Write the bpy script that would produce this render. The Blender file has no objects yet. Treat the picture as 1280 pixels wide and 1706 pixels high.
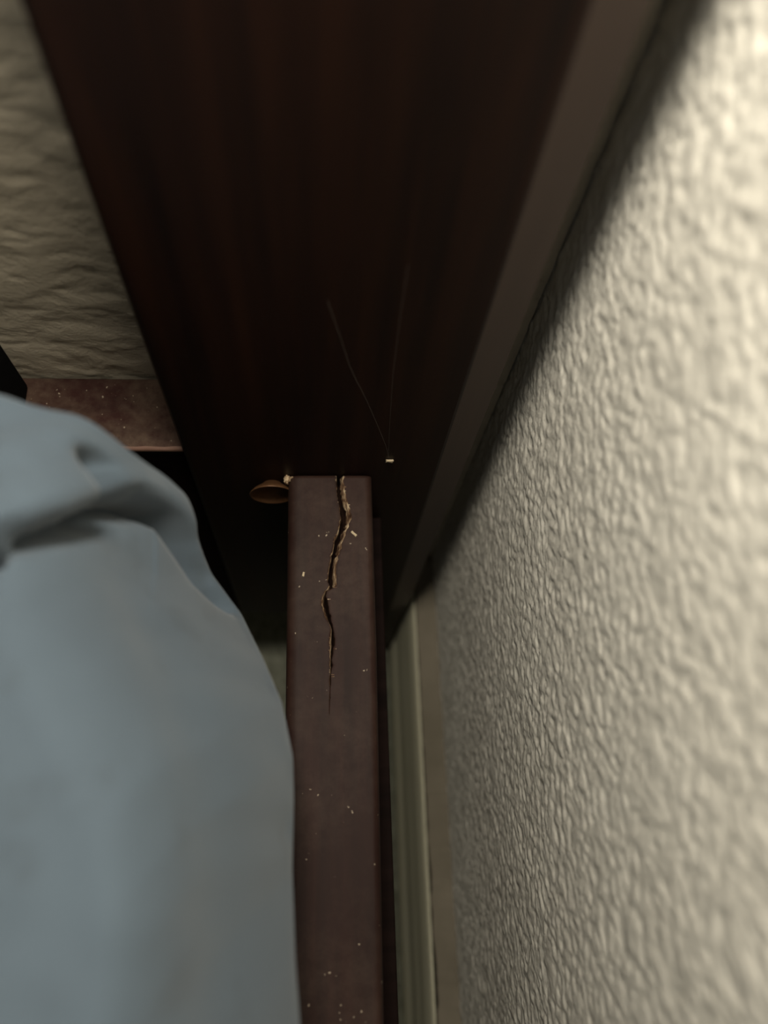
import bpy, bmesh, math, random
import numpy as np
from mathutils import Vector, Matrix
random.seed(4); rng = np.random.default_rng(7)
S = bpy.context.scene; C = S.collection

# ---------------------------------------------------------------- camera, world, light
cam = bpy.data.cameras.new('camera'); co = bpy.data.objects.new('camera', cam); C.objects.link(co)
S.camera = co
eX = Vector((0.99645284, -0.00324552, 0.08409043)); eY = Vector((-0.03434555, -0.92792827, 0.37117315)); eD = Vector((-0.07682524, 0.37274467, 0.92474823))
R = Matrix(((eX.x, -eX.y, -eX.z), (eY.x, -eY.y, -eY.z), (-eD.x, eD.y, eD.z)))   # world axes seen by the camera
co.matrix_world = Matrix.Translation((0, 0, .5625)) @ R.to_4x4()
cam.sensor_fit = 'VERTICAL'; cam.sensor_height = 24.0; cam.lens = 1300/1706*24.0
cam.clip_start = .01; cam.clip_end = 20
cam.dof.use_dof = True; cam.dof.focus_distance = .236; cam.dof.aperture_fstop = 4.4

w = bpy.data.worlds.new('world'); S.world = w; w.use_nodes = True
w.node_tree.nodes['Background'].inputs[0].default_value = (1, .95, .84, 1)
w.node_tree.nodes['Background'].inputs[1].default_value = .24

def area(name, loc, target, sx, sy, power, col):
    l = bpy.data.lights.new(name, 'AREA'); l.shape = 'RECTANGLE'; l.size = sx; l.size_y = sy; l.energy = power; l.color = col
    o = bpy.data.objects.new(name, l); C.objects.link(o); o.location = loc
    o.rotation_euler = (Vector(target)-Vector(loc)).to_track_quat('-Z', 'Y').to_euler()
    return o
pl_ = bpy.data.lights.new('near_lamp', 'POINT'); pl_.energy = 4.7; pl_.color = (1, .93, .80); pl_.shadow_soft_size = .032  # unseen warm point lamp above the camera's view
lo = bpy.data.objects.new('near_lamp', pl_); C.objects.link(lo); lo.location = (-.012, .093, .652)

vs = S.view_settings
vs.view_transform = 'Standard'; vs.look = 'None'; vs.gamma = 1; vs.use_curve_mapping = False; vs.exposure = 0

# ---------------------------------------------------------------- materials
def mat(name, rough=.5, spec=.5):
    m = bpy.data.materials.new(name); m.use_nodes = True
    nt = m.node_tree; b = nt.nodes['Principled BSDF']
    b.inputs['Roughness'].default_value = rough; b.inputs['Specular IOR Level'].default_value = spec
    return m, nt, b
def N(nt, t, **k):
    n = nt.nodes.new(t)
    for a, v in k.items():
        if a in n.inputs: n.inputs[a].default_value = v
        else: setattr(n, a, v)
    return n
def coords(nt, scale):
    tc = N(nt, 'ShaderNodeTexCoord'); mp = N(nt, 'ShaderNodeMapping'); mp.inputs['Scale'].default_value = scale
    nt.links.new(tc.outputs['Object'], mp.inputs['Vector']); return mp.outputs[0]
def noise(nt, vec, scale, detail=4, rough=.55):
    n = N(nt, 'ShaderNodeTexNoise'); n.inputs['Scale'].default_value = scale; n.inputs['Detail'].default_value = detail; n.inputs['Roughness'].default_value = rough
    nt.links.new(vec, n.inputs['Vector']); return n.outputs['Fac']
def ramp(nt, fac, stops):
    r = N(nt, 'ShaderNodeValToRGB'); e = r.color_ramp.elements
    while len(e) < len(stops): e.new(.5)
    for i, (p, c) in enumerate(stops): e[i].position = p; e[i].color = (*c, 1)
    nt.links.new(fac, r.inputs[0]); return r.outputs[0]
def mix(nt, fac, a, b, mode='MIX'):
    m = N(nt, 'ShaderNodeMix', data_type='RGBA', blend_type=mode)
    for i, v in ((0, fac), (6, a), (7, b)):
        if isinstance(v, (int, float)): m.inputs[i].default_value = v
        elif isinstance(v, tuple): m.inputs[i].default_value = (*v, 1)
        else: nt.links.new(v, m.inputs[i])
    return m.outputs[2]
def bump(nt, b, h, dist, strength=1):
    n = N(nt, 'ShaderNodeBump'); n.inputs['Distance'].default_value = dist; n.inputs['Strength'].default_value = strength
    nt.links.new(h, n.inputs['Height']); nt.links.new(n.outputs[0], b.inputs['Normal'])

def wood(name, grain, dark, light, rough, dust=0.0, spec=.35, specks=.0, dustcol=(.22, .17, .12)):
    m, nt, b = mat(name, rough, spec)
    g = noise(nt, coords(nt, grain), 1, 6, .6)
    col = ramp(nt, g, [(.30, dark), (.72, light)])
    v3 = coords(nt, (1, 1, 1))
    if dust:
        d = noise(nt, v3, 260, 5, .7); d2 = noise(nt, v3, 40, 2, .5)
        dm = N(nt, 'ShaderNodeMath', operation='MULTIPLY'); nt.links.new(d, dm.inputs[0]); nt.links.new(d2, dm.inputs[1])
        f = ramp(nt, dm.outputs[0], [(.16, (0, 0, 0)), (.45, (dust,)*3)])
        col = mix(nt, f, col, dustcol)
    if specks:
        wn = N(nt, 'ShaderNodeTexNoise'); wn.inputs['Scale'].default_value = 900; nt.links.new(v3, wn.inputs['Vector'])
        wa = N(nt, 'ShaderNodeVectorMath', operation='SCALE'); wa.inputs['Scale'].default_value = .0014; nt.links.new(wn.outputs['Color'], wa.inputs[0])
        wb_ = N(nt, 'ShaderNodeVectorMath', operation='ADD'); nt.links.new(v3, wb_.inputs[0]); nt.links.new(wa.outputs[0], wb_.inputs[1])
        vo = N(nt, 'ShaderNodeTexVoronoi'); vo.inputs['Scale'].default_value = 520; nt.links.new(wb_.outputs[0], vo.inputs['Vector'])
        sp = ramp(nt, vo.outputs['Distance'], [(.07, (1, 1, 1)), (.17, (0, 0, 0))])
        sel = ramp(nt, noise(nt, v3, 190, 1), [(.66-specks*.1, (0, 0, 0)), (.70-specks*.1, (1, 1, 1))])
        mm = N(nt, 'ShaderNodeMath', operation='MULTIPLY'); nt.links.new(sp, mm.inputs[0]); nt.links.new(sel, mm.inputs[1])
        col = mix(nt, mm.outputs[0], col, (.33, .27, .20))
    nt.links.new(col, b.inputs['Base Color'])
    bump(nt, b, g, .0003, .4)
    return m
M_post = wood('dark varnished wood', (150, 150, 7), (.0035, .0014, .0010), (.0165, .0056, .0026), .5, spec=.16)
M_bevel = wood('lit varnished edge', (90, 90, 8), (.030, .017, .012), (.046, .027, .019), .5, spec=.3)  # post wood in a lighter tone, wall light on the chamfer painted in
M_rail = wood('dusty brown varnished wood', (240, 14, 240), (.011, .0038, .0025), (.022, .0078, .0052), .65, spec=.2, dust=.16, specks=.45, dustcol=(.12, .085, .062))
M_ledge = wood('dusty red brown wood', (14, 200, 200), (.020, .006, .0045), (.038, .0125, .009), .6, spec=.2, dust=.45, specks=1.6, dustcol=(.17, .125, .085))
M_dark = wood('dark board wood', (14, 160, 160), (.004, .002, .0016), (.012, .006, .005), .75, spec=.06)
M_worn = wood('worn raw edge wood', (14, 300, 300), (.10, .05, .035), (.19, .11, .08), .7)

def rawwood():
    m, nt, b = mat('raw split wood', .8, .2)
    v = coords(nt, (1, .35, 1)); g = noise(nt, v, 700, 5, .7)
    nt.links.new(ramp(nt, g, [(.38, (.028, .011, .006)), (.50, (.15, .085, .045)), (.66, (.70, .56, .37))]), b.inputs['Base Color'])
    bump(nt, b, g, .0006, .8); return m
M_raw = rawwood()
def crackdark():
    m, nt, b = mat('shaded split wood', .95, .05); b.inputs['Base Color'].default_value = (.012, .006, .004, 1); return m  # near-black colour paints the shade inside the split
M_deep = crackdark()

def plaster(name, c0, c1, fine, rough=.8, spec=.10):
    m, nt, b = mat(name, rough, spec)
    v = coords(nt, (1, 1, 1))
    nt.links.new(ramp(nt, noise(nt, v, 30, 3), [(.3, c0), (.7, c1)]), b.inputs['Base Color'])
    bump(nt, b, noise(nt, v, fine, 4, .6), .00035, .7); return m
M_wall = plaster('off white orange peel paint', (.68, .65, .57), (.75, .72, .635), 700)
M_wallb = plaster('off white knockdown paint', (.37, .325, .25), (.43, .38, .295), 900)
M_cream = plaster('cream skirting paint', (.80, .76, .56), (.84, .80, .60), 300, .45)
M_taupe = plaster('dusty taupe ledge paint', (.20, .175, .13), (.27, .235, .18), 2600, .9, .1)
M_caulk = plaster('dark gap behind skirting', (.012, .010, .008), (.02, .017, .013), 900, .9, .05)
def floormat():
    m, nt, b = mat('worn green grey floor tile', .7, .3)
    v = coords(nt, (1, .5, 1)); g = noise(nt, v, 260, 6, .7)
    col = ramp(nt, g, [(.32, (.12, .12, .085)), (.68, (.30, .31, .24))])
    d = ramp(nt, noise(nt, coords(nt, (1, .4, 1)), 520, 3, .7), [(.30, (.25, .25, .25)), (.40, (1, 1, 1))])
    nt.links.new(mix(nt, 1.0, col, d, 'MULTIPLY'), b.inputs['Base Color'])
    bump(nt, b, g, .0004, .5); return m
M_floor = floormat()
def sheetmat():
    m, nt, b = mat('pale blue grey cotton', .9, .15)
    v = coords(nt, (1, 1, 1))
    base = ramp(nt, noise(nt, v, 22, 3), [(.3, (.062, .082, .104)), (.7, (.072, .096, .121))])
    st = ramp(nt, noise(nt, v, 60, 3), [(.60, (1, 1, 1)), (.80, (.80, .77, .74))])
    nt.links.new(mix(nt, 1.0, base, st, 'MULTIPLY'), b.inputs['Base Color'])
    b.inputs['Sheen Weight'].default_value = .15; b.inputs['Sheen Roughness'].default_value = .5
    wv = noise(nt, v, 2200, 2); bump(nt, b, wv, .00012, .3); return m
M_sheet = sheetmat()
def flat(name, col, rough, metal=0, spec=.5):
    m, nt, b = mat(name, rough, spec)
    v = coords(nt, (1, 1, 1)); c1 = tuple(min(1, x*1.35) for x in col)
    nt.links.new(ramp(nt, noise(nt, v, 500, 3), [(.35, col), (.65, c1)]), b.inputs['Base Color'])
    b.inputs['Metallic'].default_value = metal; return m
M_brass = flat('tarnished brass', (.085, .040, .017), .45, .45)
M_fleck = flat('pale tan chip', (.36, .29, .19), .8)
M_web = flat('dusty cobweb', (.06, .045, .036), .8)
M_black = flat('near black slat paint', (.003, .003, .003), .8, spec=.05)

# ---------------------------------------------------------------- helpers
def tag(o, label=None, cat=None, group=None, kind=None):
    for k, v in (('label', label), ('category', cat), ('group', group), ('kind', kind)):
        if v: o[k] = v
    return o
def link(name, me, mats, parent=None, smooth=True):
    o = bpy.data.objects.new(name, me); C.objects.link(o)
    for m in (mats if isinstance(mats, (list, tuple)) else [mats]): me.materials.append(m)
    if parent: o.parent = parent
    if smooth: me.polygons.foreach_set('use_smooth', [True]*len(me.polygons))
    return o
def build(name, verts, faces, mats, parent=None, smooth=True, mi=None):
    me = bpy.data.meshes.new(name); me.from_pydata([tuple(v) for v in verts], [], faces); me.update()
    o = link(name, me, mats, parent, smooth)
    if mi is not None: me.polygons.foreach_set('material_index', mi)
    return o
def gridmesh(name, P, mats, parent=None, flip=False, mi=None):
    nu, nv = P.shape[:2]
    idx = np.arange(nu*nv).reshape(nu, nv)
    q = np.stack([idx[:-1, :-1], idx[1:, :-1], idx[1:, 1:], idx[:-1, 1:]], -1).reshape(-1, 4)
    if flip: q = q[:, ::-1]
    me = bpy.data.meshes.new(name); me.vertices.add(nu*nv); me.vertices.foreach_set('co', P.reshape(-1).astype(np.float32))
    me.loops.add(len(q)*4); me.loops.foreach_set('vertex_index', q.reshape(-1).astype(np.int32))
    me.polygons.add(len(q)); me.polygons.foreach_set('loop_start', np.arange(0, len(q)*4, 4, dtype=np.int32))
    me.update(calc_edges=True); me.validate()
    o = link(name, me, mats, parent)
    if mi is not None: me.polygons.foreach_set('material_index', mi)
    return o
def prism(name, prof, axis, a, b, mats, parent=None, mi=None, bev=0):
    """closed 2-D outline swept straight from a to b along an axis"""
    n = len(prof); V = []
    for t in (a, b):
        for p in prof:
            V.append({'x': (t, p[0], p[1]), 'y': (p[0], t, p[1]), 'z': (p[0], p[1], t)}[axis])
    F = [(i, (i+1) % n, n+(i+1) % n, n+i) for i in range(n)] + [tuple(range(n))[::-1], tuple(range(n, 2*n))]
    bm = bmesh.new(); vs_ = [bm.verts.new(v) for v in V]
    for k, f in enumerate(F):
        fc = bm.faces.new([vs_[i] for i in f])
        if mi and k < n: fc.material_index = mi[k]
    bmesh.ops.recalc_face_normals(bm, faces=bm.faces)
    if bev: bmesh.ops.bevel(bm, geom=[e for e in bm.edges if e.calc_face_angle(0) > .5], offset=bev, segments=3, profile=.5, affect='EDGES')
    me = bpy.data.meshes.new(name); bm.to_mesh(me); bm.free()
    return link(name, me, mats, parent, smooth=False)
def box(name, x, y, z, mats, parent=None, bev=.001):
    return prism(name, [(x[0], y[0]), (x[1], y[0]), (x[1], y[1]), (x[0], y[1])], 'z', z[0], z[1], mats, parent, bev=bev)
def vnoise(x, y, seed):
    """smooth value noise on arrays"""
    r = np.random.default_rng(seed); T = r.random((256, 256))
    xi = np.floor(x).astype(int); yi = np.floor(y).astype(int); fx = x-xi; fy = y-yi
    fx = fx*fx*(3-2*fx); fy = fy*fy*(3-2*fy)
    g = lambda a, b: T[a % 256, b % 256]
    return (g(xi, yi)*(1-fx)+g(xi+1, yi)*fx)*(1-fy)+(g(xi, yi+1)*(1-fx)+g(xi+1, yi+1)*fx)*fy - .5
def seg_dist(px, py, pts):
    """distance and side of points to a polyline (positive = left of travel)"""
    best = np.full(px.shape, 1e9); side = np.zeros(px.shape); tt = np.zeros(px.shape)
    n = len(pts)-1
    for i in range(n):
        ax, ay = pts[i][:2]; bx, by = pts[i+1][:2]
        dx, dy = bx-ax, by-ay; L = dx*dx+dy*dy
        t = np.clip(((px-ax)*dx+(py-ay)*dy)/L, 0, 1)
        qx, qy = px-ax-t*dx, py-ay-t*dy
        d = np.hypot(qx, qy); m = d < best
        best = np.where(m, d, best); side = np.where(m, np.sign(dx*qy-dy*qx), side); tt = np.where(m, (i+t)/n, tt)
    return best, side, tt

XW, YB = .0630, .1352          # faces of the right wall and of the wall behind the headboard
YP, XR = .1067, .0492          # front face and right side of the headboard post

# ---------------------------------------------------------------- the room
def rough_wall(name, axis, pos, u, v, step, m, lump, amp, seed):
    nu = int((u[1]-u[0])/step); nv = int((v[1]-v[0])/step)
    U, V = np.meshgrid(np.linspace(*u, nu), np.linspace(*v, nv), indexing='ij')
    wx = U+vnoise(U*110, V*110, seed+9)*.004; wy = V+vnoise(U*110, V*110, seed+8)*.004
    h = np.zeros_like(U)
    for k, (s, a) in enumerate(((lump, 1), (lump*.5, .55), (lump*.25, .34))):
        n = vnoise(wx/s/(2.0 if axis == 'y' else 1), wy/s, seed+k); h += a*n
    h = np.clip(h, -.42, .34)*amp                     # flattened tops of the sprayed texture
    if axis == 'x': P = np.stack([pos-np.maximum(h, -amp), U, V], -1)
    else: P = np.stack([U, pos-h, V], -1)
    return gridmesh(name, P, m, flip=(axis == 'x'))
wr = rough_wall('wall_right', 'x', XW, (-.30, .140), (.10, .62), .0007, M_wall, .0021, .00074, 11)
tag(wr, kind='structure')
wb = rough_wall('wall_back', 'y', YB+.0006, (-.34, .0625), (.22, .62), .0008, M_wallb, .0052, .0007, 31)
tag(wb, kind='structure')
# the same walls, plain, carry on past the textured close-up zone
for nm, x, y, z in (('wall_right', (XW+.003, XW+.10), (-1.6, .24), (-.02, 2.5)), ('wall_back', (-1.9, XW+.003), (.139, .24), (-.02, 2.5))):
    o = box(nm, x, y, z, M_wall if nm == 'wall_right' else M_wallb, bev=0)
    o.parent = {'wall_right': wr, 'wall_back': wb}[nm]; o.name = 'plaster_core'
fl = box('floor', (-1.9, .16), (-1.6, .24), (-.02, .035), M_floor, bev=0); tag(fl, kind='structure')

# right baseboard: tall cream board with long mouldings, dusty flat top
XF = .0496
zt = .147
prof = [(XW+.004, .035), (XF-.0012, .035), (XF-.0012, .055), (XF+.0001, .058), (XF+.0001, .088), (XF-.0003, .090), (XF+.0006, .104), (XF+.0011, .112), (XF+.0008, .114), (XF+.0016, .128), (XF+.0020, zt-.007), (XF+.0026, zt-.002), (XF+.0036, zt), (XW+.004, zt)]
ny = 620
ys = np.linspace(-.42, .1352, ny)
P = np.zeros((ny, len(prof), 3))
for j, (x, z) in enumerate(prof): P[:, j, 0] = x; P[:, j, 1] = ys; P[:, j, 2] = z
edge = vnoise(ys/.0022, ys*0, 3)*.0007+vnoise(ys/.009, ys*0, 4)*.0007
P[:, -2, 0] += edge; P[:, -3, 0] += edge*.3
bs = gridmesh('baseboard_right', P, M_cream, flip=True); tag(bs, kind='structure')
# dusty strip between the board's top edge and the wall, standing a hair higher, with an opening seam
x1 = XF+.0040+vnoise(ys/.003, ys*0, 5)*.0006
gap = np.clip((.045-ys)/.14, 0, 1)*.0011*np.clip(.55+vnoise(ys/.012, ys*0, 6)*1.6, 0, 1)
rows = 5; T = np.zeros((ny, rows, 3))
xw2 = XW+.0006+vnoise(ys/.002, ys*0, 12)*.0010
T[:, 0] = np.stack([x1+gap, ys, ys*0+zt-.004], -1)
T[:, 1] = np.stack([x1+gap, ys, ys*0+zt+.0009], -1)
T[:, 2] = np.stack([x1+gap+.0006, ys, ys*0+zt+.0013], -1)
T[:, 3] = np.stack([xw2-.0006, ys, ys*0+zt+.0100], -1)
T[:, 4] = np.stack([xw2+.002, ys, ys*0+zt+.0120], -1)
ts = gridmesh('trim_1', T, M_taupe, flip=True); tag(ts, kind='structure')
G = np.zeros((ny, 2, 3)); G[:, 0] = np.stack([ys*0+XF+.0034, ys, ys*0+zt+.0001], -1); G[:, 1] = np.stack([x1+gap+.0006, ys, ys*0+zt+.0001], -1)
g_ = gridmesh('seam', G, M_caulk, parent=ts, flip=True)

# ---------------------------------------------------------------- the bed frame
bed = bpy.data.objects.new('bed_frame', None); C.objects.link(bed)
tag(bed, 'dark brown wooden bed frame whose side rail is split beside the wall', 'bed')
ch = .0095
# headboard post: wide board, broad chamfer along its wall side coloured as if lit
pp = [(-.0410, YP+.0012), (-.0402, YP+.0003), (-.0392, YP), (XR-.0110, YP), (XR-.0102, YP+.0003), (XR-.0004, YP+.0038), (XR, YP+.0046), (XR, .1335), (-.0410, .1335)]
post = prism('headboard_post', pp, 'z', .1535, .86, [M_post, M_bevel], bed, mi=[0, 0, 0, 0, 1, 1, 0, 0, 0])
post['label'] = 'broad dark headboard post with chamfered edge coloured as if lit'
lp = [(.0000, YP+.0006), (XR-.0110, YP+.0006), (XR-.0102, YP+.0009), (XR-.0004, YP+.0042), (XR, YP+.0050), (XR, .133), (.0, .133)]
prism('leg', lp, 'z', .035, .1535, [M_post, M_bevel], bed, mi=[0, 0, 0, 0, 0, 0, 0])
# crossrail of the headboard with its dusty top ledge
cx = box('headboard_crossrail', (-.62, -.0412), (.1112, .1345), (.1385, .3405), M_dark, bed, bev=.0006)
cx2 = box('crossrail_tenon', (-.0412, -.0005), (.1112, .1335), (.1385, .1535), M_dark, cx, bev=0)
lg = box('ledge', (-.62, -.0412), (.1098, .1346), (.3398, .3418), [M_ledge], bed, bev=.0003); lg['label'] = 'dusty red-brown top ledge of the headboard crossrail'
nose = np.zeros((200, 4, 3)); xs = np.linspace(-.62, -.0413, 200); jit = vnoise(xs/.004, xs*0, 21)*.0004
for j, (dy, dz) in enumerate(((-.0002, -.0016), (-.0004, -.0006), (-.0001, .0003), (.0007, .0003))):
    nose[:, j] = np.stack([xs, .1098+dy+jit*(j > 1), .3418+dz+0*xs], -1)
gridmesh('worn_edge', nose, M_worn, parent=lg, flip=True)
sl = box('headboard_slat', (-.165, -.0905), (.112, .132), (.3415, .80), M_black, bed, bev=.0015)

# side rail with the split, lofted along its length
crack = [(.0070, .1066), (.0070, .1039), (.0071, .1013), (.0075, .0986), (.0082, .0957), (.0086, .0919), (.0079, .0882), (.0069, .0852), (.0059, .0822), (.0050, .0794), (.0044, .0758), (.0042, .0729), (.0041, .0704), (.0043, .0690), (.0034, .0679), (.0021, .0671), (.0017, .0652), (.0019, .0627), (.0026, .0601), (.0033, .0579), (.0040, .0556), (.0041, .0530), (.0039, .0503), (.0036, .0480), (.0035, .0458), (.0035, .0437), (.0033, .0405), (.0033, .0370), (.0031, .0344), (.003, .03)]
cy = np.array([c[1] for c in crack])[::-1]; cxs = np.array([c[0] for c in crack])[::-1]
wid_y = np.array([.030, .035, .0375, .040, .042, .0445, .0458, .052, .0555, .060, .063, .067, .0685, .071, .078, .085, .092, .097, .101, .1066])
wid = 1.3*np.array([0, .0001, .0000, .0003, .0001, .0006, .0002, .0010, .0007, .0012, .0013, .0008, .0015, .0019, .0016, .0022, .0026, .0021, .0016, .0019])
yr = np.concatenate([np.linspace(-.55, .02, 90)[:-1], np.linspace(.02, YP-.0003, 440)])
ZR = .33; xl0, xr0 = -.0097, .0176
sec = []; nL = 14
for k, y in enumerate(yr):
    r1, r2 = [float(vnoise(np.array([y/.0009]), np.array([s]), 77)[0]) for s in (3., 9.)]
    q1, q2 = [float(vnoise(np.array([y/.0035]), np.array([s]), 78)[0]) for s in (3., 9.)]
    wc = float(np.interp(y, wid_y, wid, left=0)) if y > .03 else 0
    c0 = float(np.interp(y, cy, cxs))
    amp = min(1, wc/.0008)
    e1 = c0-wc/2+amp*(r1*.00030+q1*.0004); e2 = c0+wc/2+amp*(r2*.00035+q2*.0005)
    if e2 < e1+.00002: e2 = e1+.00002
    dep = min(.009, wc*6.5)
    lower = float(np.clip((.0690-y)/.001, 0, 1)); fr = .48*(1-lower)+.12*lower; fl_ = .08*(1-lower)+.50*lower
    xr_ = xr0-.0012*np.clip((.05-y)/.1, 0, 1); xl_ = xl0
    endr = float(np.clip((y-(YP-.0016))/.0013, 0, 1)); zt_ = ZR-.0006*endr**2
    s = [(xr_, ZR-.11), (xr_, ZR-.0030), (xr_-.0003, ZR-.0014), (xr_-.0012, zt_-.0003), (xr_-.0022, zt_)]
    for t in np.linspace(0, 1, nL)[1:]:
        x = (xr_-.0022)*(1-t)+(e2+.00025)*t
        s.append((x, zt_+float(vnoise(np.array([x/.004]), np.array([y/.01]), 5)[0])*.00012))
    s += [(e2, zt_-.00025*amp), (e2-fr*(e2-e1)*(.8+r1*.6), zt_-dep*.30), (e1*.5+e2*.5+.1*(e2-e1), zt_-dep), (e1*.6+e2*.4, zt_-dep), (e1+fl_*(e2-e1), zt_-dep*.30), (e1, zt_-.0001*amp)]
    for t in np.linspace(0, 1, nL):
        a = e1-.00025; bx = xl_+.0032; x = a*(1-t)+bx*t
        s.append((x, zt_+float(vnoise(np.array([x/.004]), np.array([y/.01]), 5)[0])*.00012))
    s += [(xl_+.0016, zt_-.0004), (xl_+.0005, ZR-.0014), (xl_, ZR-.0032), (xl_, ZR-.11)]
    sec.append([(x, y, z) for x, z in s])
P = np.array(sec); nsec = P.shape[1]
m0 = 4+nL-1                     # index of the last vertex before the split
mi = np.zeros((len(yr)-1, nsec-1), dtype=np.int32)
ymid = (yr[:-1]+yr[1:])/2
act = (np.interp(ymid, wid_y, wid, left=0) > .00012)
mi[act, m0:m0+2] = 1; mi[act, m0+2:m0+4] = 2; mi[act, m0+4:m0+6] = 1; mi[act, m0-1] = 1*(rng.random(act.sum()) > .97)
mi[act, m0+6] = 1*(rng.random(act.sum()) > .95)
mi[act, m0+4] = 2
lowr = act & (ymid < .0685)
mi[lowr, m0:m0+4] = 2; mi[lowr, m0+4] = 1; mi[lowr, m0+5] = 1
mi[-4:, -3:-1] = 1               # raw chipped corner beside the post
rail = gridmesh('side_rail', P, [M_rail, M_raw, M_deep], bed, flip=False, mi=mi.reshape(-1))
rail['label'] = 'brown side rail with a long jagged split running from its end'
o = box('rail_underside', (-.0090, .0158), (-.55, YP-.0005), (ZR-.112, ZR-.1095), M_dark, rail, bev=0)
e_ = box('rail_core', (-.0088, .0050), (YP-.012, YP-.0008), (ZR-.109, ZR-.012), M_deep, rail, bev=0)
# raw chip at the end corner of the rail
chip = bmesh.new()
bmesh.ops.create_icosphere(chip, subdivisions=3, radius=1)
for v in chip.verts:
    d = 1+.25*math.sin(v.co.x*7+v.co.z*5)+.15*math.sin(v.co.y*11)
    v.co = Vector((-.0100, YP-.0012, ZR-.0020))+Vector((v.co.x*.0010*d, v.co.y*.0015*d, v.co.z*.0018*d))
me = bpy.data.meshes.new('wood_splinter'); chip.to_mesh(me); chip.free(); link('wood_splinter', me, M_raw, rail)
# added dark board on the rail's wall side, keeps the floor gap dark
bt = box('added_batten', (.0172, .0232), (-.55, YP-.001), (ZR-.060, ZR-.036), M_dark, bed, bev=.0006)
# bolt head at the post
def lathe_y(name, prof, c, m, parent, n=40):
    V = []; F = []
    for k in range(n):
        a = 2*math.pi*k/n
        for r, y in prof: V.append((c[0]+r*math.cos(a), c[1]-y, c[2]+r*math.sin(a)))
    L = len(prof)
    for k in range(n):
        for j in range(L-1): F.append((k*L+j, ((k+1) % n)*L+j, ((k+1) % n)*L+j+1, k*L+j+1))
    return build(name, V, F, m, parent)
bh = lathe_y('bolt_head', [(.0020, -.001), (.0035, .0006), (.0062, .0026), (.0074, .0040), (.0073, .0043), (.0070, .0042), (.0056, .0026), (.0030, .0011), (.00001, .0008)], (-.0152, YP, .3225), M_brass, bed)
bh['label'] = 'tarnished round bolt head'
# ---------------------------------------------------------------- the mattress in its fitted sheet
mt = bpy.data.objects.new('mattress', None); C.objects.link(mt); mt.location = (0, 0, 0)
tag(mt, 'rounded mattress corner in a pale blue-grey fitted sheet beside the split rail', 'mattress')
sil = [(-.0035, -.70, .386), (-.0035, -.20, .386), (-.0035, -.06, .386), (-.0038, -.0353, .385), (-.0048, -.0245, .385), (-.0057, -.0084, .38), (-.0055, .0059, .38), (-.0058, .0147, .38), (-.0085, .0269, .378), (-.0132, .0378, .372), (-.0197, .0511, .366), (-.0266, .0594, .374), (-.0298, .0668, .382), (-.0312, .0714, .39), (-.0348, .0731, .4), (-.0392, .0724, .415), (-.0427, .073, .425), (-.0491, .0731, .43), (-.0571, .0745, .435), (-.075, .076, .435), (-.12, .079, .435), (-.70, .085, .435)]
sil = np.array(sil)
# arc-length resample, denser where the photograph looks
seg = np.r_[0, np.cumsum(np.linalg.norm(np.diff(sil[:, :2], axis=0), axis=1))]
a0, a1 = seg[2], seg[-3]
sp = np.concatenate([np.linspace(0, a0, 30)[:-1], np.linspace(a0, a1, 430), np.linspace(a1, seg[-1], 30)[1:]])
def smooth1(x, k):
    ker = np.hanning(k); ker /= ker.sum(); return np.convolve(np.pad(x, k//2, mode='edge'), ker, 'valid')
Sx = np.interp(sp, seg, sil[:, 0]); Sy = np.interp(sp, seg, sil[:, 1]); Sz = np.interp(sp, seg, sil[:, 2])
Sx, Sy, Sz = [smooth1(v, 11)[:len(sp)] for v in (Sx, Sy, Sz)]
Sz = smooth1(Sz, 21)[:len(sp)]
ZT = .438; Mx, My = -.35, -.35
dl = np.concatenate([np.linspace(0, .085, 330), np.linspace(.085, .40, 40)[1:]])
top = np.zeros((len(sp), len(dl), 3))
for i in range(len(sp)):
    dx, dy = Mx-Sx[i], My-Sy[i]; L = math.hypot(dx, dy); dx /= L; dy /= L
    H = ZT-Sz[i]; Rr = .016+H*.36
    d = np.minimum(dl, L*.98)
    z = Sz[i]+H*np.sin(np.pi/2*np.clip(d/Rr, 0, 1))+.006*np.clip((d-Rr)/.3, 0, 1)
    top[i, :, 0] = Sx[i]+dx*d; top[i, :, 1] = Sy[i]+dy*d; top[i, :, 2] = z
# folds
main = [(-.12, .018), (-.075, .034), (-.0517, .0437), (-.0472, .0469), (-.0436, .0510), (-.0406, .0555), (-.0386, .0598), (-.0363, .0635), (-.0336, .0648), (-.0315, .0628), (-.0292, .0597), (-.0264, .0557), (-.0230, .0527), (-.0201, .0510)]
minor = [(-.0440, .0645), (-.0433, .0633), (-.0414, .0611), (-.0392, .0603)]
X, Y = top[..., 0], top[..., 1]
d, s, t = seg_dist(X, Y, main)
up = s > 0
wv = vnoise(X/.006, Y/.006, 61)*.0006
hgt = np.interp(t, [0, .3, .5, .8, 1], [.0050, .0052, .0040, .0022, .0008])
disp = np.where(up, hgt*(1-np.exp(-d/.0010))*np.exp(-(d/.020)**2), -hgt*.45*np.exp(-(d/.0075)**1.5))
disp -= np.interp(t, [0, .3, .5, .9, 1], [.006, .0075, .0105, .008, .001])*np.exp(-(d/.0016)**2)
d2, s2, t2 = seg_dist(X, Y, minor)
disp -= .0065*np.exp(-(d2/.0019)**2)*up
disp += .0016*np.exp(-((X+.0452)**2+(Y-.0655)**2)/.0028**2)*up
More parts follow.
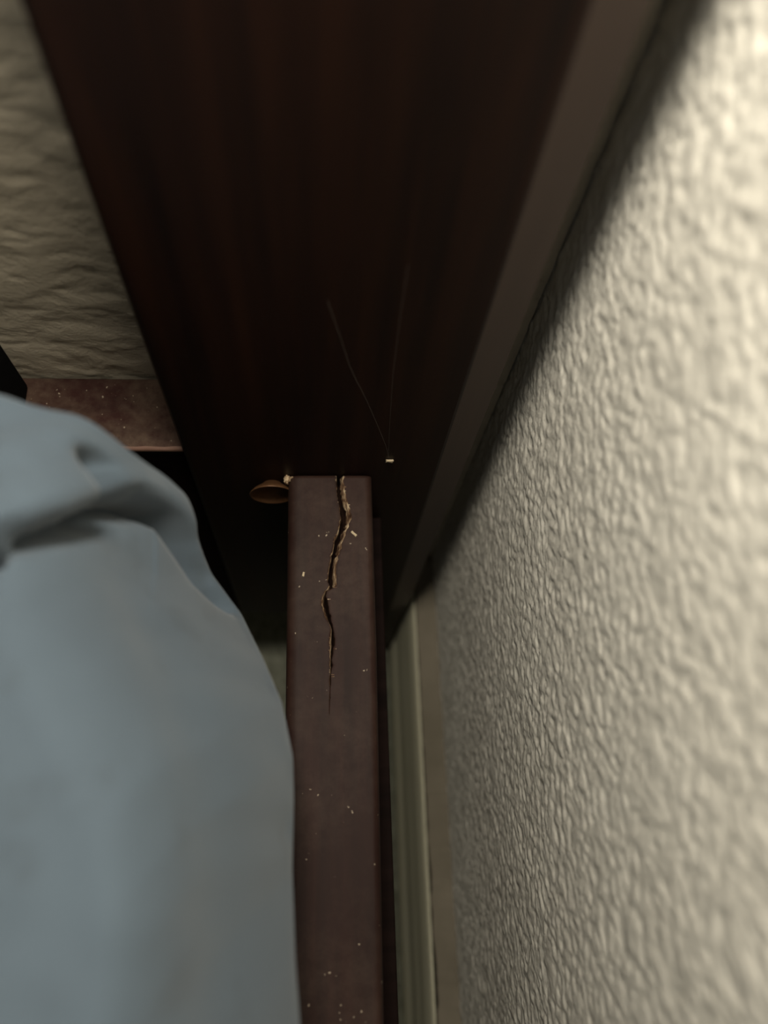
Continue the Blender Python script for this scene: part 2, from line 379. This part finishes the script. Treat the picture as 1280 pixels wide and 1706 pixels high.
# soft waves of slack cloth running down the side
d3, s3, t3 = seg_dist(X, Y, [(-.0384, .0575), (-.0342, .042), (-.0253, .0241), (-.0189, .0081), (-.0167, -.0062), (-.0161, -.0199), (-.016, -.10)])
disp -= .0012*np.exp(-(d3/.004)**2)
disp += wv*np.clip(d/.01, 0, 1)
nx = np.gradient(top, axis=0); nz = np.gradient(top, axis=1)
nrm = np.cross(nx, nz); nrm /= np.linalg.norm(nrm, axis=-1, keepdims=True)+1e-12
nrm *= np.sign(nrm[..., 2:3]+1e-9)
fade = np.clip(dl/.0015, 0, 1)[None, :, None]
top = top+nrm*disp[..., None]*fade
low = []
for dz, inn in ((-.150, .011), (-.09, .0105), (-.06, .0092), (-.035, .0072), (-.018, .0028), (-.009, .0010), (-.004, .0003)):
    q = np.stack([Sx, Sy, Sz+dz], -1)
    c = np.stack([Mx-Sx, My-Sy], -1); c /= np.linalg.norm(c, axis=1, keepdims=True)
    q[:, :2] += c*inn; q[:, 0] = np.minimum(q[:, 0], np.where(q[:, 2] < .334, -.0118, 1)); low.append(q)
low = np.stack(low, 1)
sheet = gridmesh('fitted_sheet', np.concatenate([low, top], 1), M_sheet, mt, flip=True)
core = box('mattress_core', (-.62, -.05), (-.62, .045), (.24, .375), M_sheet, mt, bev=.02)

# ---------------------------------------------------------------- small loose things
def fleck(name, loc, size, rz, label, cat, m=M_fleck):
    bm = bmesh.new(); bmesh.ops.create_cube(bm, size=1)
    bmesh.ops.subdivide_edges(bm, edges=bm.edges[:], cuts=2, use_grid_fill=True)
    for v in bm.verts:
        v.co += Vector([random.uniform(-.09, .09) for _ in range(3)]); v.co = Vector([v.co[i]*size[i] for i in range(3)])
    me = bpy.data.meshes.new(name); bm.to_mesh(me); bm.free()
    o = link(name, me, m, smooth=False); o.location = loc; o.rotation_euler = rz
    return tag(o, label, cat)
fleck('wood_chip', (.0225, YP-.0004, .3409), (.0022, .0006, .0009), (0, .05, 0), 'tan chip stuck low on the dark post face', 'wood chip')
fleck('paint_flake', (.0113, .0858, ZR+.00025), (.0019, .0007, .0004), (0, 0, -.75), 'pale elongated flake on the rail right of the split', 'flake')
fleck('paint_flake', (-.0046, .0726, ZR+.00025), (.0006, .0014, .0004), (0, 0, -.2), 'small pale flake on the rail left of the split', 'flake')
def strand(name, pts, r, m, parent):
    cu = bpy.data.curves.new(name, 'CURVE'); cu.dimensions = '3D'; cu.bevel_depth = r; cu.bevel_resolution = 1
    sp_ = cu.splines.new('POLY'); sp_.points.add(len(pts)-1)
    for p, q in zip(sp_.points, pts): p.co = (*q, 1)
    tmp = bpy.data.objects.new(name, cu); C.objects.link(tmp)
    me = bpy.data.meshes.new_from_object(tmp.evaluated_get(bpy.context.evaluated_depsgraph_get()))
    bpy.data.objects.remove(tmp); return link(name, me, m, parent)
cw = bpy.data.objects.new('cobweb', None); C.objects.link(cw); cw.location = (0, 0, 0)
tag(cw, 'faint cobweb strands hanging on the dark post face', 'cobweb')
strand('strand', [(.0021, .1064, .4214), (.005, .1064, .4091), (.0080, .1064, .3952), (.0092, .1064, .3909), (.013, .1064, .3789), (.0168, .1064, .3654), (.0205, .1064, .3514), (.0221, .1064, .3431)], .00005, M_web, cw)
strand('strand', [(.0186, .1064, .4337), (.0186, .1064, .4176), (.0191, .1064, .3926), (.0204, .1064, .3672), (.0219, .1064, .3431)], .00004, M_web, cw)
